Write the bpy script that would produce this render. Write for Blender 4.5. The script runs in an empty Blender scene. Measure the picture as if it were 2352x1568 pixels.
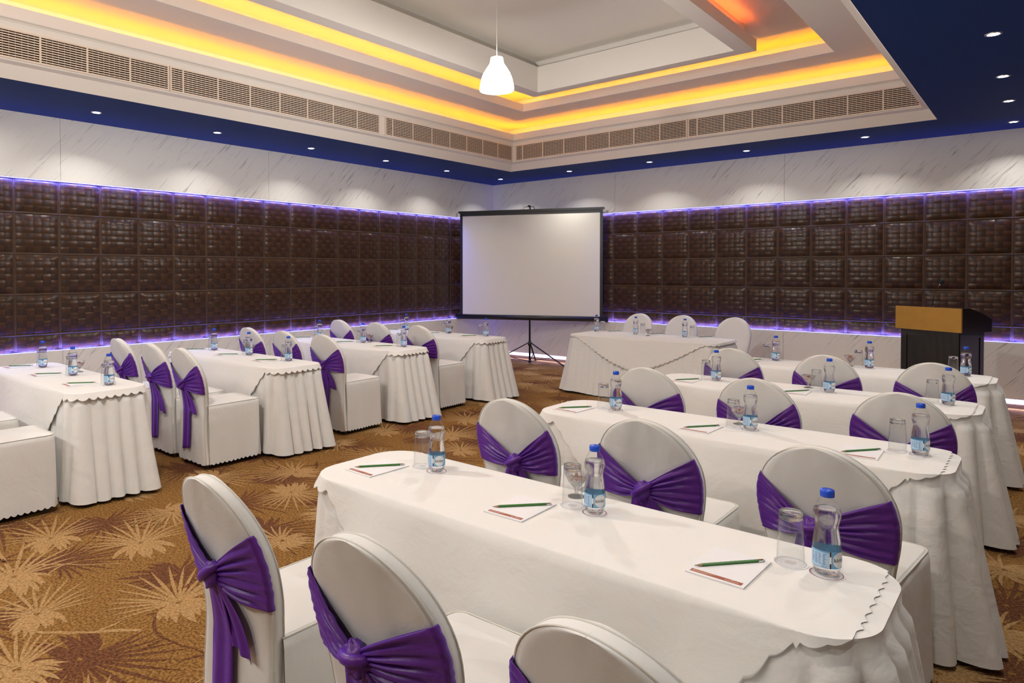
import bpy, math, random
from math import sin, cos, pi, radians, sqrt, atan2, hypot
from mathutils import Matrix, Vector, noise

random.seed(7)
SC = bpy.context.scene
COL = SC.collection
U = 1.08

# ---------------------------------------------------------------- materials
def lin(r, g, b):
    f = lambda c: (c/255/12.92) if c/255 <= .04045 else ((c/255+.055)/1.055)**2.4
    return (f(r), f(g), f(b), 1)

def newmat(name):
    m = bpy.data.materials.new(name); m.use_nodes = True
    nt = m.node_tree
    return m, nt, nt.nodes['Principled BSDF']

def N(nt, kind, **kw):
    n = nt.nodes.new(kind)
    for k, v in kw.items():
        if k in n.inputs.keys() if isinstance(k, str) else False:
            n.inputs[k].default_value = v
        else:
            setattr(n, k, v)
    return n

def simple(name, col, rough=.5, metal=0, bump=0, bscale=200, spec=.5, coat=0, var=0, vscale=8, sheen=0):
    m, nt, p = newmat(name)
    p.inputs['Base Color'].default_value = col
    p.inputs['Roughness'].default_value = rough
    p.inputs['Metallic'].default_value = metal
    p.inputs['Specular IOR Level'].default_value = spec
    p.inputs['Coat Weight'].default_value = coat
    p.inputs['Sheen Weight'].default_value = sheen
    tc = nt.nodes.new('ShaderNodeTexCoord')
    if bump:
        nz = nt.nodes.new('ShaderNodeTexNoise'); nz.inputs['Scale'].default_value = bscale; nz.inputs['Detail'].default_value = 3
        nt.links.new(tc.outputs['Object'], nz.inputs['Vector'])
        b = nt.nodes.new('ShaderNodeBump'); b.inputs['Strength'].default_value = bump; b.inputs['Distance'].default_value = .01
        nt.links.new(nz.outputs['Fac'], b.inputs['Height']); nt.links.new(b.outputs['Normal'], p.inputs['Normal'])
    if var:
        nz = nt.nodes.new('ShaderNodeTexNoise'); nz.inputs['Scale'].default_value = vscale; nz.inputs['Detail'].default_value = 4
        nt.links.new(tc.outputs['Object'], nz.inputs['Vector'])
        mx = nt.nodes.new('ShaderNodeMix'); mx.data_type = 'RGBA'
        mx.inputs['A'].default_value = tuple(c*(1-var) for c in col[:3])+(1,)
        mx.inputs['B'].default_value = tuple(min(1, c*(1+var)) for c in col[:3])+(1,)
        nt.links.new(nz.outputs['Fac'], mx.inputs['Factor']); nt.links.new(mx.outputs['Result'], p.inputs['Base Color'])
    return m

def emit(name, col, strength):
    m = bpy.data.materials.new(name); m.use_nodes = True; nt = m.node_tree
    nt.nodes.clear()
    e = nt.nodes.new('ShaderNodeEmission'); e.inputs['Color'].default_value = col; e.inputs['Strength'].default_value = strength
    o = nt.nodes.new('ShaderNodeOutputMaterial'); nt.links.new(e.outputs[0], o.inputs[0])
    return m

def marble_mat():
    m, nt, p = newmat('marble')
    L = nt.links.new
    geo = nt.nodes.new('ShaderNodeNewGeometry')
    # wall coordinate: (x+y, 0, z) so streaks lean the same way on both walls
    sep = nt.nodes.new('ShaderNodeSeparateXYZ'); L(geo.outputs['Position'], sep.inputs[0])
    add = nt.nodes.new('ShaderNodeMath'); add.operation = 'ADD'; L(sep.outputs['X'], add.inputs[0]); L(sep.outputs['Y'], add.inputs[1])
    comb = nt.nodes.new('ShaderNodeCombineXYZ'); L(add.outputs[0], comb.inputs['X']); L(sep.outputs['Z'], comb.inputs['Y'])
    mp = nt.nodes.new('ShaderNodeMapping'); mp.inputs['Rotation'].default_value = (0, 0, radians(-48)); L(comb.outputs[0], mp.inputs['Vector'])
    mp2 = nt.nodes.new('ShaderNodeMapping'); mp2.inputs['Scale'].default_value = (1.9, 27, 1); L(mp.outputs[0], mp2.inputs['Vector'])
    n1 = nt.nodes.new('ShaderNodeTexNoise'); n1.inputs['Scale'].default_value = 1.2; n1.inputs['Detail'].default_value = 9; n1.inputs['Roughness'].default_value = .68; n1.inputs['Distortion'].default_value = .5
    L(mp2.outputs[0], n1.inputs['Vector'])
    r1 = nt.nodes.new('ShaderNodeValToRGB'); r1.color_ramp.elements[0].position = .55; r1.color_ramp.elements[1].position = .68
    L(n1.outputs['Fac'], r1.inputs[0])
    n2 = nt.nodes.new('ShaderNodeTexNoise'); n2.inputs['Scale'].default_value = 1.3; n2.inputs['Detail'].default_value = 3; L(comb.outputs[0], n2.inputs['Vector'])
    r2 = nt.nodes.new('ShaderNodeValToRGB'); r2.color_ramp.elements[0].position = .36; r2.color_ramp.elements[1].position = .60
    L(n2.outputs['Fac'], r2.inputs[0])
    mul = nt.nodes.new('ShaderNodeMath'); mul.operation = 'MULTIPLY'; L(r1.outputs[0], mul.inputs[0]); L(r2.outputs[0], mul.inputs[1])
    mul2 = nt.nodes.new('ShaderNodeMath'); mul2.operation = 'MULTIPLY'; L(mul.outputs[0], mul2.inputs[0]); mul2.inputs[1].default_value = .85
    mx = nt.nodes.new('ShaderNodeMix'); mx.data_type = 'RGBA'
    mx.inputs['A'].default_value = (.74, .72, .68, 1); mx.inputs['B'].default_value = (.23, .22, .22, 1)
    L(mul2.outputs[0], mx.inputs['Factor']); L(mx.outputs['Result'], p.inputs['Base Color'])
    p.inputs['Roughness'].default_value = .34
    p.inputs['Specular IOR Level'].default_value = .3
    return m

def leather(name, c1, c2, rough):
    m, nt, p = newmat(name); L = nt.links.new
    geo = nt.nodes.new('ShaderNodeNewGeometry')
    nz = nt.nodes.new('ShaderNodeTexNoise'); nz.inputs['Scale'].default_value = 7; nz.inputs['Detail'].default_value = 3
    L(geo.outputs['Position'], nz.inputs['Vector'])
    mx = nt.nodes.new('ShaderNodeMix'); mx.data_type = 'RGBA'; mx.inputs['A'].default_value = c1; mx.inputs['B'].default_value = c2
    L(nz.outputs['Fac'], mx.inputs['Factor']); L(mx.outputs['Result'], p.inputs['Base Color'])
    p.inputs['Roughness'].default_value = rough
    p.inputs['Specular IOR Level'].default_value = .34
    n2 = nt.nodes.new('ShaderNodeTexNoise'); n2.inputs['Scale'].default_value = 260
    L(geo.outputs['Position'], n2.inputs['Vector'])
    b = nt.nodes.new('ShaderNodeBump'); b.inputs['Strength'].default_value = .14; b.inputs['Distance'].default_value = .003
    L(n2.outputs['Fac'], b.inputs['Height']); L(b.outputs['Normal'], p.inputs['Normal'])
    return m

def carpet(name, c1, c2):
    m, nt, p = newmat(name); L = nt.links.new
    geo = nt.nodes.new('ShaderNodeNewGeometry')
    vo = nt.nodes.new('ShaderNodeTexVoronoi'); vo.inputs['Scale'].default_value = 170; L(geo.outputs['Position'], vo.inputs['Vector'])
    nz = nt.nodes.new('ShaderNodeTexNoise'); nz.inputs['Scale'].default_value = 85; nz.inputs['Detail'].default_value = 3; L(geo.outputs['Position'], nz.inputs['Vector'])
    mx = nt.nodes.new('ShaderNodeMix'); mx.data_type = 'RGBA'; mx.inputs['A'].default_value = c1; mx.inputs['B'].default_value = c2
    cr = nt.nodes.new('ShaderNodeValToRGB'); cr.color_ramp.elements[0].position = .38; cr.color_ramp.elements[1].position = .62
    L(nz.outputs['Fac'], cr.inputs[0]); L(cr.outputs[0], mx.inputs['Factor']); L(mx.outputs['Result'], p.inputs['Base Color'])
    p.inputs['Roughness'].default_value = .95; p.inputs['Specular IOR Level'].default_value = .1
    b = nt.nodes.new('ShaderNodeBump'); b.inputs['Strength'].default_value = .8; b.inputs['Distance'].default_value = .004
    L(vo.outputs['Distance'], b.inputs['Height']); L(b.outputs['Normal'], p.inputs['Normal'])
    return m

def satin():
    m, nt, p = newmat('purple_satin'); L = nt.links.new
    lw = nt.nodes.new('ShaderNodeLayerWeight'); lw.inputs['Blend'].default_value = .45
    mx = nt.nodes.new('ShaderNodeMix'); mx.data_type = 'RGBA'
    mx.inputs['A'].default_value = (.105, .012, .21, 1); mx.inputs['B'].default_value = (.085, .017, .43, 1)
    L(lw.outputs['Facing'], mx.inputs['Factor']); L(mx.outputs['Result'], p.inputs['Base Color'])
    p.inputs['Roughness'].default_value = .40; p.inputs['Sheen Weight'].default_value = .3
    p.inputs['Sheen Tint'].default_value = (.55, .25, 1, 1)
    tc = nt.nodes.new('ShaderNodeTexCoord')
    nz = nt.nodes.new('ShaderNodeTexNoise'); nz.inputs['Scale'].default_value = 45; nz.inputs['Detail'].default_value = 4; nz.inputs['Distortion'].default_value = 1
    L(tc.outputs['Object'], nz.inputs['Vector'])
    b = nt.nodes.new('ShaderNodeBump'); b.inputs['Strength'].default_value = .3; b.inputs['Distance'].default_value = .005
    L(nz.outputs['Fac'], b.inputs['Height']); L(b.outputs['Normal'], p.inputs['Normal'])
    return m

def cloth(name, col, scale=9, strength=.25):
    m, nt, p = newmat(name); L = nt.links.new
    p.inputs['Base Color'].default_value = col; p.inputs['Roughness'].default_value = .85
    p.inputs['Specular IOR Level'].default_value = .2; p.inputs['Sheen Weight'].default_value = .15
    geo = nt.nodes.new('ShaderNodeNewGeometry')
    nz = nt.nodes.new('ShaderNodeTexNoise'); nz.inputs['Scale'].default_value = scale; nz.inputs['Detail'].default_value = 5; nz.inputs['Distortion'].default_value = .6
    L(geo.outputs['Position'], nz.inputs['Vector'])
    b = nt.nodes.new('ShaderNodeBump'); b.inputs['Strength'].default_value = strength; b.inputs['Distance'].default_value = .03
    L(nz.outputs['Fac'], b.inputs['Height'])
    n2 = nt.nodes.new('ShaderNodeTexNoise'); n2.inputs['Scale'].default_value = 420; L(geo.outputs['Position'], n2.inputs['Vector'])
    b2 = nt.nodes.new('ShaderNodeBump'); b2.inputs['Strength'].default_value = .25; b2.inputs['Distance'].default_value = .001
    L(n2.outputs['Fac'], b2.inputs['Height']); L(b.outputs['Normal'], b2.inputs['Normal']); L(b2.outputs['Normal'], p.inputs['Normal'])
    return m

def glassmat(name, ior, thin=0.0, tint=(1, 1, 1, 1), rough=0):
    m = bpy.data.materials.new(name); m.use_nodes = True; nt = m.node_tree; nt.nodes.clear(); L = nt.links.new
    o = nt.nodes.new('ShaderNodeOutputMaterial')
    tr = nt.nodes.new('ShaderNodeBsdfTransparent'); tr.inputs[0].default_value = tint
    if thin >= 1:      # thin walled: straight through plus fresnel reflection
        gl = nt.nodes.new('ShaderNodeBsdfGlossy'); gl.inputs['Roughness'].default_value = .02
        lw = nt.nodes.new('ShaderNodeLayerWeight'); lw.inputs['Blend'].default_value = .5
        pw = nt.nodes.new('ShaderNodeMath'); pw.operation = 'POWER'; pw.inputs[1].default_value = 4.5; L(lw.outputs['Facing'], pw.inputs[0])
        fr = nt.nodes.new('ShaderNodeMath'); fr.operation = 'MULTIPLY_ADD'; fr.inputs[1].default_value = .8; fr.inputs[2].default_value = .035; L(pw.outputs[0], fr.inputs[0])
        mx = nt.nodes.new('ShaderNodeMixShader'); L(fr.outputs[0], mx.inputs[0]); L(tr.outputs[0], mx.inputs[1]); L(gl.outputs[0], mx.inputs[2])
        L(mx.outputs[0], o.inputs[0])
    else:
        g = nt.nodes.new('ShaderNodeBsdfGlass'); g.inputs['IOR'].default_value = ior; g.inputs['Roughness'].default_value = rough; g.inputs['Color'].default_value = tint
        if thin > 0:
            mx = nt.nodes.new('ShaderNodeMixShader'); mx.inputs[0].default_value = thin
            L(g.outputs[0], mx.inputs[1]); L(tr.outputs[0], mx.inputs[2]); L(mx.outputs[0], o.inputs[0])
        else:
            L(g.outputs[0], o.inputs[0])
    return m

M = {}
M['marble'] = marble_mat()
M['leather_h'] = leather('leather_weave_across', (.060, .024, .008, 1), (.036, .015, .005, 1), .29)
M['leather_v'] = leather('leather_weave_down', (.038, .016, .007, 1), (.024, .011, .005, 1), .34)  # same leather, darker: reflection difference between straps put into the colour
M['leather_seam'] = leather('leather_piping', (.080, .042, .020, 1), (.055, .028, .014, 1), .5)
M['blue'] = simple('navy_ceiling_paint', (.012, .044, .190, 1), .6, spec=.10, var=.08, vscale=2)
M['tray'] = simple('off_white_ceiling_paint', (.72, .68, .62, 1), .6, bump=.08, bscale=30)
M['tray_top'] = simple('upper_ceiling_paint', (.78, .75, .68, 1), .7)
M['vent'] = simple('cream_grille_metal', (.70, .60, .50, 1), .5, spec=.2)
M['vent_dark'] = simple('duct_shade', (.022, .010, .004, 1), .95, spec=.0)  # near-black colour paints the shade inside the grille openings
M['curb'] = simple('carpeted_curb', (.10, .05, .022, 1), .95, bump=.6, bscale=180)
M['carpet'] = carpet('carpet_golden_brown', (.140, .064, .017, 1), (.33, .172, .050, 1))
M['leaf_tan'] = carpet('carpet_tan_leaf', (.30, .165, .062, 1), (.46, .285, .125, 1))
M['leaf_dark'] = carpet('carpet_dark_leaf', (.085, .030, .014, 1), (.19, .080, .035, 1))
M['cloth'] = cloth('white_table_linen', (.79, .775, .74, 1), 7, .22)
M['skirt'] = cloth('white_skirt_linen', (.76, .75, .72, 1), 11, .25)
M['cover'] = cloth('white_chair_cover_fabric', (.73, .72, .69, 1), 5, .22)
M['piping'] = simple('cover_piping', (.66, .64, .58, 1), .8)
M['satin'] = satin()
M['steel'] = simple('grey_steel', (.35, .35, .36, 1), .35, .9)
M['black'] = simple('black_powder_coat', (.012, .012, .013, 1), .4)
M['screen'] = simple('matte_white_screen', (.80, .78, .70, 1), .75)
M['gold'] = simple('gold_veneer', (.47, .255, .040, 1), .42, .12, var=.14, vscale=9)
M['ebony'] = simple('ebony_veneer', (.012, .009, .007, 1), .22, coat=.4)
M['foam'] = simple('black_foam', (.008, .010, .009, 1), .95)
M['chrome'] = simple('chrome', (.8, .8, .8, 1), .12, 1)
M['plastic'] = glassmat('clear_bottle_plastic', 1.35, 1)
M['water'] = glassmat('drinking_water', 1.33, .3, (.99, .995, 1, 1))
M['glass_wall'] = glassmat('thin_tumbler_glass', 1.5, 1, (.975, .98, .98, 1))
M['glass_base'] = glassmat('thick_tumbler_base', 1.5, .15, (.96, .98, .98, 1))
M['bowl_glass'] = glassmat('dessert_bowl_glass', 1.45, .5, (.98, .985, .985, 1))
M['cap'] = simple('blue_bottle_cap', (.008, .075, .62, 1), .35)
M['label_blue'] = simple('light_blue_label', (.16, .42, .70, 1), .4)
M['label_pale'] = simple('pale_blue_label', (.45, .66, .85, 1), .4)
M['label_white'] = simple('white_label', (.82, .84, .86, 1), .4)
M['label_black'] = simple('black_label_ink', (.015, .015, .03, 1), .5)
M['label_navy'] = simple('navy_label_ink', (.05, .10, .30, 1), .5)
M['paper'] = simple('white_paper', (.80, .79, .80, 1), .8)
M['band'] = simple('rust_brown_print', (.34, .10, .055, 1), .7)
M['band_text'] = simple('pale_print', (.78, .60, .52, 1), .7)
M['paper_edge'] = simple('paper_edge', (.60, .58, .64, 1), .9)
M['green'] = simple('green_pencil_paint', (.045, .19, .030, 1), .35)
M['pencil_ink'] = simple('dark_green_print', (.012, .05, .012, 1), .5)
M['wood'] = simple('pencil_wood', (.42, .27, .16, 1), .7)
M['lead'] = simple('graphite', (.03, .03, .03, 1), .4)
M['rubber'] = simple('white_rubber', (.65, .63, .62, 1), .8)
M['grey_ink'] = simple('grey_print', (.42, .40, .40, 1), .8)
M['maroon'] = simple('maroon_ring_print', (.22, .04, .06, 1), .7)
M['candy'] = simple('toffee_wrapper', (.36, .12, .05, 1), .3, var=.3, vscale=60)
M['led_blue'] = emit('blue_led', (.13, .12, 1, 1), 9)
M['led_white'] = emit('blue_white_led', (.50, .50, 1, 1), 14)
M['led_yellow'] = emit('yellow_led', (1, .34, .008, 1), 44)
M['led_red'] = emit('red_orange_led', (1, .14, .02, 1), 45)
M['bulb'] = emit('downlight_bulb', (1, .95, .86, 1), 30)
M['shade'] = emit('glowing_opal_glass', (1, .94, .86, 1), 9)
M['cord'] = simple('white_cord', (.75, .72, .66, 1), .5)
M['table'] = simple('plywood', (.35, .25, .15, 1), .6)

# ---------------------------------------------------------------- mesh helper
class MB:
    def __init__(s):
        s.v = []; s.f = []; s.m = []; s.sm = []
    def add(s, verts, faces, mi=0, smooth=False):
        b = len(s.v); s.v += [tuple(v) for v in verts]
        for f in faces:
            s.f.append(tuple(i+b for i in f)); s.m.append(mi); s.sm.append(smooth)
        return b
    def box(s, x0, y0, z0, x1, y1, z1, mi=0, T=None):
        vs = [(x, y, z) for z in (z0, z1) for y in (y0, y1) for x in (x0, x1)]
        if T: vs = [T @ Vector(v) for v in vs]
        s.add(vs, [(0, 2, 3, 1), (4, 5, 7, 6), (0, 1, 5, 4), (2, 6, 7, 3), (0, 4, 6, 2), (1, 3, 7, 5)], mi)
    def grid(s, fn, nu, nv, mi=0, smooth=True, closeu=False, flip=False):
        vs = [fn(i/nu, j/nv) for j in range(nv+1) for i in range(nu if closeu else nu+1)]
        w = nu if closeu else nu+1
        fs = []
        for j in range(nv):
            for i in range(nu):
                a = j*w+i; b = j*w+(i+1) % w; c = (j+1)*w+(i+1) % w; d = (j+1)*w+i
                fs.append((a, d, c, b) if flip else (a, b, c, d))
        return s.add(vs, fs, mi, smooth)
    def lathe(s, prof, n=28, mi=0, smooth=True, cx=0, cy=0, z0=0):
        vs = []; fs = []
        for r, z in prof:
            for k in range(n):
                a = 2*pi*k/n; vs.append((cx+r*cos(a), cy+r*sin(a), z0+z))
        for j in range(len(prof)-1):
            for k in range(n):
                a = j*n+k; b = j*n+(k+1) % n
                fs.append((a, b, b+n, a+n))
        s.add(vs, fs, mi, smooth)
    def tube(s, pts, r, n=8, mi=0, caps=True, closed=False):
        pts = [Vector(p) for p in pts]; vs = []; fs = []; L = len(pts)
        for i, p in enumerate(pts):
            if closed: t = pts[(i+1) % L]-pts[i-1]
            else: t = pts[min(i+1, L-1)]-pts[max(i-1, 0)]
            t.normalize()
            up = Vector((0, 0, 1)) if abs(t.z) < .9 else Vector((1, 0, 0))
            a = t.cross(up).normalized(); b = t.cross(a)
            rr = r[i] if isinstance(r, (list, tuple)) else r
            for k in range(n):
                an = 2*pi*k/n; vs.append(p+a*cos(an)*rr+b*sin(an)*rr)
        m = L if closed else L-1
        for i in range(m):
            for k in range(n):
                j = (i+1) % L
                fs.append((i*n+k, i*n+(k+1) % n, j*n+(k+1) % n, j*n+k))
        if caps and not closed:
            fs.append(tuple(range(n-1, -1, -1))); fs.append(tuple((L-1)*n+k for k in range(n)))
        s.add(vs, fs, mi, True)
    def disc(s, r, z, n=28, mi=0, cx=0, cy=0, up=True):
        vs = [(cx+r*cos(2*pi*k/n), cy+r*sin(2*pi*k/n), z) for k in range(n)]
        s.add(vs, [tuple(range(n)) if up else tuple(range(n-1, -1, -1))], mi)
    def xform(s, T):
        s.v = [tuple(T @ Vector(v)) for v in s.v]
    def build(s, name, mats, parent=None, loc=None):
        me = bpy.data.meshes.new(name)
        me.from_pydata(s.v, [], s.f)
        if not isinstance(mats, (list, tuple)): mats = [mats]
        for m in mats: me.materials.append(M[m])
        me.polygons.foreach_set('material_index', s.m)
        me.polygons.foreach_set('use_smooth', s.sm)
        me.update()
        o = bpy.data.objects.new(name, me); COL.objects.link(o)
        if parent: o.parent = parent
        if loc: o.location = loc
        return o

def empty(name, loc=(0, 0, 0), rz=0):
    o = bpy.data.objects.new(name, None); o.empty_display_size = .1
    COL.objects.link(o); o.location = loc; o.rotation_euler = (0, 0, rz); return o

def tag(o, label=None, cat=None, group=None, kind=None):
    if label: o['label'] = label
    if cat: o['category'] = cat
    if group: o['group'] = group
    if kind: o['kind'] = kind
    return o

def copy_tree(o, parent=None):
    c = o.copy(); COL.objects.link(c); c.parent = parent
    for ch in o.children: copy_tree(ch, c)
    return c

class Proto:
    """first use moves the original, later uses copy it with its parts"""
    def __init__(s, root): s.o = root; s.used = False
    def put(s, loc, rz, label, group):
        if s.used: o = copy_tree(s.o)
        else: o = s.o; s.used = True
        o.location = loc; o.rotation_euler = (0, 0, rz)
        o['label'] = label; o['group'] = group
        return o

def text_geo(txt, size):
    cu = bpy.data.curves.new('txt', 'FONT'); cu.body = txt; cu.size = size; cu.align_x = 'CENTER'; cu.align_y = 'CENTER'
    cu.resolution_u = 3
    ob = bpy.data.objects.new('txt', cu); COL.objects.link(ob)
    bpy.context.view_layer.update()
    dg = bpy.context.evaluated_depsgraph_get()
    me = bpy.data.meshes.new_from_object(ob.evaluated_get(dg))
    vs = [tuple(v.co) for v in me.vertices]; fs = [tuple(p.vertices) for p in me.polygons]
    bpy.data.objects.remove(ob); bpy.data.meshes.remove(me); bpy.data.curves.remove(cu)
    return vs, fs

# ---------------------------------------------------------------- room constants
XL, YB = -7.526, 9.765          # left wall and back wall planes
XR, YF = 1.50, -2.70            # unseen walls
ZS = 3.0755                     # blue soffit
PT, PB = 2.4405, .7282          # panelling top / bottom
PW = .4032
YS0, XS0 = 2.1297, -5.1277      # a panel seam on each wall
ZR = .8965
MBOT = .106
TX0, TX1, TY0, TY1 = -6.259, -.866, -.216, 8.575   # tray opening

# ---------------------------------------------------------------- floor with palm pattern
fl = MB()
fl.add([(XL, YF, 0), (XR, YF, 0), (XR, YB, 0), (XL, YB, 0)], [(0, 1, 2, 3)], 0)
def leaflet(cx, cy, ang, ln, wd, bend, z, mi, r0=.02):
    n = 7; L = []; R = []
    for i in range(n+1):
        t = i/n; a = ang+bend*t
        x = cx+(r0+ln*t)*cos(a); y = cy+(r0+ln*t)*sin(a)
        w = wd*(sin(pi*min(1, (t*.92+.05)))**.75)*(1-.25*t)*(1+.12*random.uniform(-1, 1))*.5
        if i == n: w = .0008
        L.append((x-w*sin(a), y+w*cos(a), z)); R.append((x+w*sin(a), y-w*cos(a), z))
    vs = L+R; fs = [(i+n+1, i+n+2, i+1, i) for i in range(n)]
    fl.add(vs, fs, mi)
def inroom(x, y): return XL+.1 < x < XR-.1 and YF+.1 < y < YB-.1
def frond(x, y, z, mi, R, a0):
    # thin long fan on one side
    n = random.randint(13, 17)
    for k in range(n):
        q = (k/(n-1)-.5)*2
        a = a0+q*1.25+random.uniform(-.03, .03)
        ln = R*(1.75-.75*abs(q)**1.3)*random.uniform(.85, 1.08)
        if inroom(x+ln*cos(a), y+ln*sin(a)): leaflet(x, y, a, ln, .021*R/.25, q*.22, z+.00002*(k % 5), mi, .02)
    # broad curling leaflets on the other
    n = random.randint(11, 14)
    for k in range(n):
        q = (k/(n-1)-.5)*2
        a = a0+pi+q*1.75+random.uniform(-.07, .07)
        ln = R*(.95-.25*abs(q))*random.uniform(.8, 1.12)
        if inroom(x+ln*cos(a), y+ln*sin(a)): leaflet(x, y, a, ln, .037*R/.25, (-q*.75+random.uniform(-.15, .15)), z+.00012+.00002*(k % 4), mi, .008)
def vine(x, y, a, z, mi, ln, w0):
    pts = []; step = .05
    for i in range(int(ln/step)):
        pts.append((x, y)); a += random.uniform(-.38, .38)
        x += step*cos(a); y += step*sin(a)
        if not inroom(x, y): break
    n = len(pts)
    if n < 4: return
    L = []; R = []
    for i, (px, py) in enumerate(pts):
        q = pts[min(i+1, n-1)]; p = pts[max(i-1, 0)]
        d = atan2(q[1]-p[1], q[0]-p[0]); w = w0*(1-i/n*.8)*.5*random.uniform(.7, 1.2)
        L.append((px-w*sin(d), py+w*cos(d), z)); R.append((px+w*sin(d), py-w*cos(d), z))
    fl.add(L+R, [(i+n, i+n+1, i+1, i) for i in range(n-1)], mi)
    for i in range(4, n-2, 5):
        px, py = pts[i]
        leaflet(px, py, random.uniform(0, 6.28), random.uniform(.05, .14), .018, .3, z+.00025, mi, 0)
tan_pts = [(-3.32, 1.01), (-2.95, 1.48), (-3.77, 1.67), (-4.22, 1.36), (-3.82, 1.06), (-4.13, 2.04), (-3.88, 2.76), (-3.2, 2.22), (-4.23, 3.06), (-2.91, .82), (-4.41, 5.3), (-3.69, 4.35), (-.14, 4.43), (-.13, 3.62), (-.14, 5.4)]
dark_pts = [(-4.23, 1.63), (-3.85, 1.25), (-2.82, 1.0), (-2.88, 1.87), (-3.25, 1.6), (-4.19, 4.98), (-.14, 4.87), (-.13, 3.96), (-.09, 3.3), (-4.19, 2.87)]
def scatter(seedpts, dist, tries):
    pts = list(seedpts)
    for _ in range(tries):
        x = random.uniform(XL+.1, XR-.1); y = random.uniform(YF+.2, YB-.05)
        if all((x-a)**2+(y-b)**2 > dist*dist for a, b in pts): pts.append((x, y))
    return pts
for x, y in scatter(dark_pts, .52, 2600):
    frond(x, y, .0004, 2, random.uniform(.22, .30), random.uniform(-.6, .9)+pi*.15)
for i in range(150):
    vine(random.uniform(XL, XR), random.uniform(YF, YB), random.uniform(0, 6.28), .0006, 2, random.uniform(.5, 1.3), .022)
for x, y in scatter(tan_pts, .50, 2800):
    frond(x, y, .0008, 1, random.uniform(.20, .28), random.uniform(-.5, .5)+pi*1.02 if random.random() < .7 else random.uniform(0, 6.28))
for i in range(90):
    vine(random.uniform(XL, XR), random.uniform(YF, YB), random.uniform(0, 6.28), .0011, 1, random.uniform(.4, 1.1), .026)
tag(fl.build('floor', ['carpet', 'leaf_tan', 'leaf_dark']), kind='structure')

# ---------------------------------------------------------------- walls
def wall_T(side):
    """local frame: x along the wall, y out of the wall into the room, z up"""
    if side == 'left':   # along +Y, out = +X
        return Matrix(((0, 1, 0, XL), (1, 0, 0, 0), (0, 0, 1, 0), (0, 0, 0, 1)))
    if side == 'back':   # along +X, out = -Y
        return Matrix(((1, 0, 0, 0), (0, -1, 0, YB), (0, 0, 1, 0), (0, 0, 0, 1)))
    if side == 'right':
        return Matrix(((0, -1, 0, XR), (1, 0, 0, 0), (0, 0, 1, 0), (0, 0, 0, 1)))
    return Matrix(((1, 0, 0, 0), (0, 1, 0, YF), (0, 0, 1, 0), (0, 0, 0, 1)))

def weave_panel(mb, x0, z0, w, h):
    g = .015
    nc, nr, q = 5, 6, 4
    tint = random.random()
    x0 += g; z0 += g; w -= 2*g; h -= 2*g
    puff = random.uniform(.015, .019)
    def pil(u, v): return puff*(1-abs(2*u-1)**4.5)*(1-abs(2*v-1)**4.5)
    jx = [0]+[(i+random.uniform(-.06, .06))/nc for i in range(1, nc)]+[1]
    jz = [0]+[(i+random.uniform(-.06, .06))/nr for i in range(1, nr)]+[1]
    par = random.randint(0, 1)
    for i in range(nc):
        for j in range(nr):
            hor = (i+j+par) % 2
            k1 = random.uniform(.0018, .0040); tl = random.uniform(-.0012, .0012)
            def fn(a, b):
                u = jx[i]+(jx[i+1]-jx[i])*a; v = jz[j]+(jz[j+1]-jz[j])*b
                if hor: d = k1*1.15*(1-(2*b-1)**2)+.0016*(1-(2*a-1)**4)+.0010
                else: d = k1*.85*(1-(2*a-1)**2)+.0012*(1-(2*b-1)**4)
                return (x0+w*u, .004+pil(u, v)+d+tl*(a-.5), z0+h*v)
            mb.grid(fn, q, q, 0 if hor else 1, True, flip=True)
def seam_rope(mb, p0, p1):
    # twisted piping between the pads: a bar with small nubs
    p0 = Vector(p0); p1 = Vector(p1); d = p1-p0; L = d.length; d.normalize()
    side = Vector((0, 0, 1)) if abs(d.z) < .5 else Vector((1, 0, 0))
    n = int(L/.0168)
    vs = []; fs = []
    for i in range(n+1):
        p = p0+d*(L*i/n); r = .0045 if i % 2 else .0062
        for k in range(5):
            a = pi*k/4
            vs.append(p+side*cos(a)*r+Vector((0, 1, 0))*(sin(a)*r+.004))
    for i in range(n):
        for k in range(4):
            fs.append((i*5+k, i*5+k+1, (i+1)*5+k+1, (i+1)*5+k))
    mb.add(vs, fs, 2, True)

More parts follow.
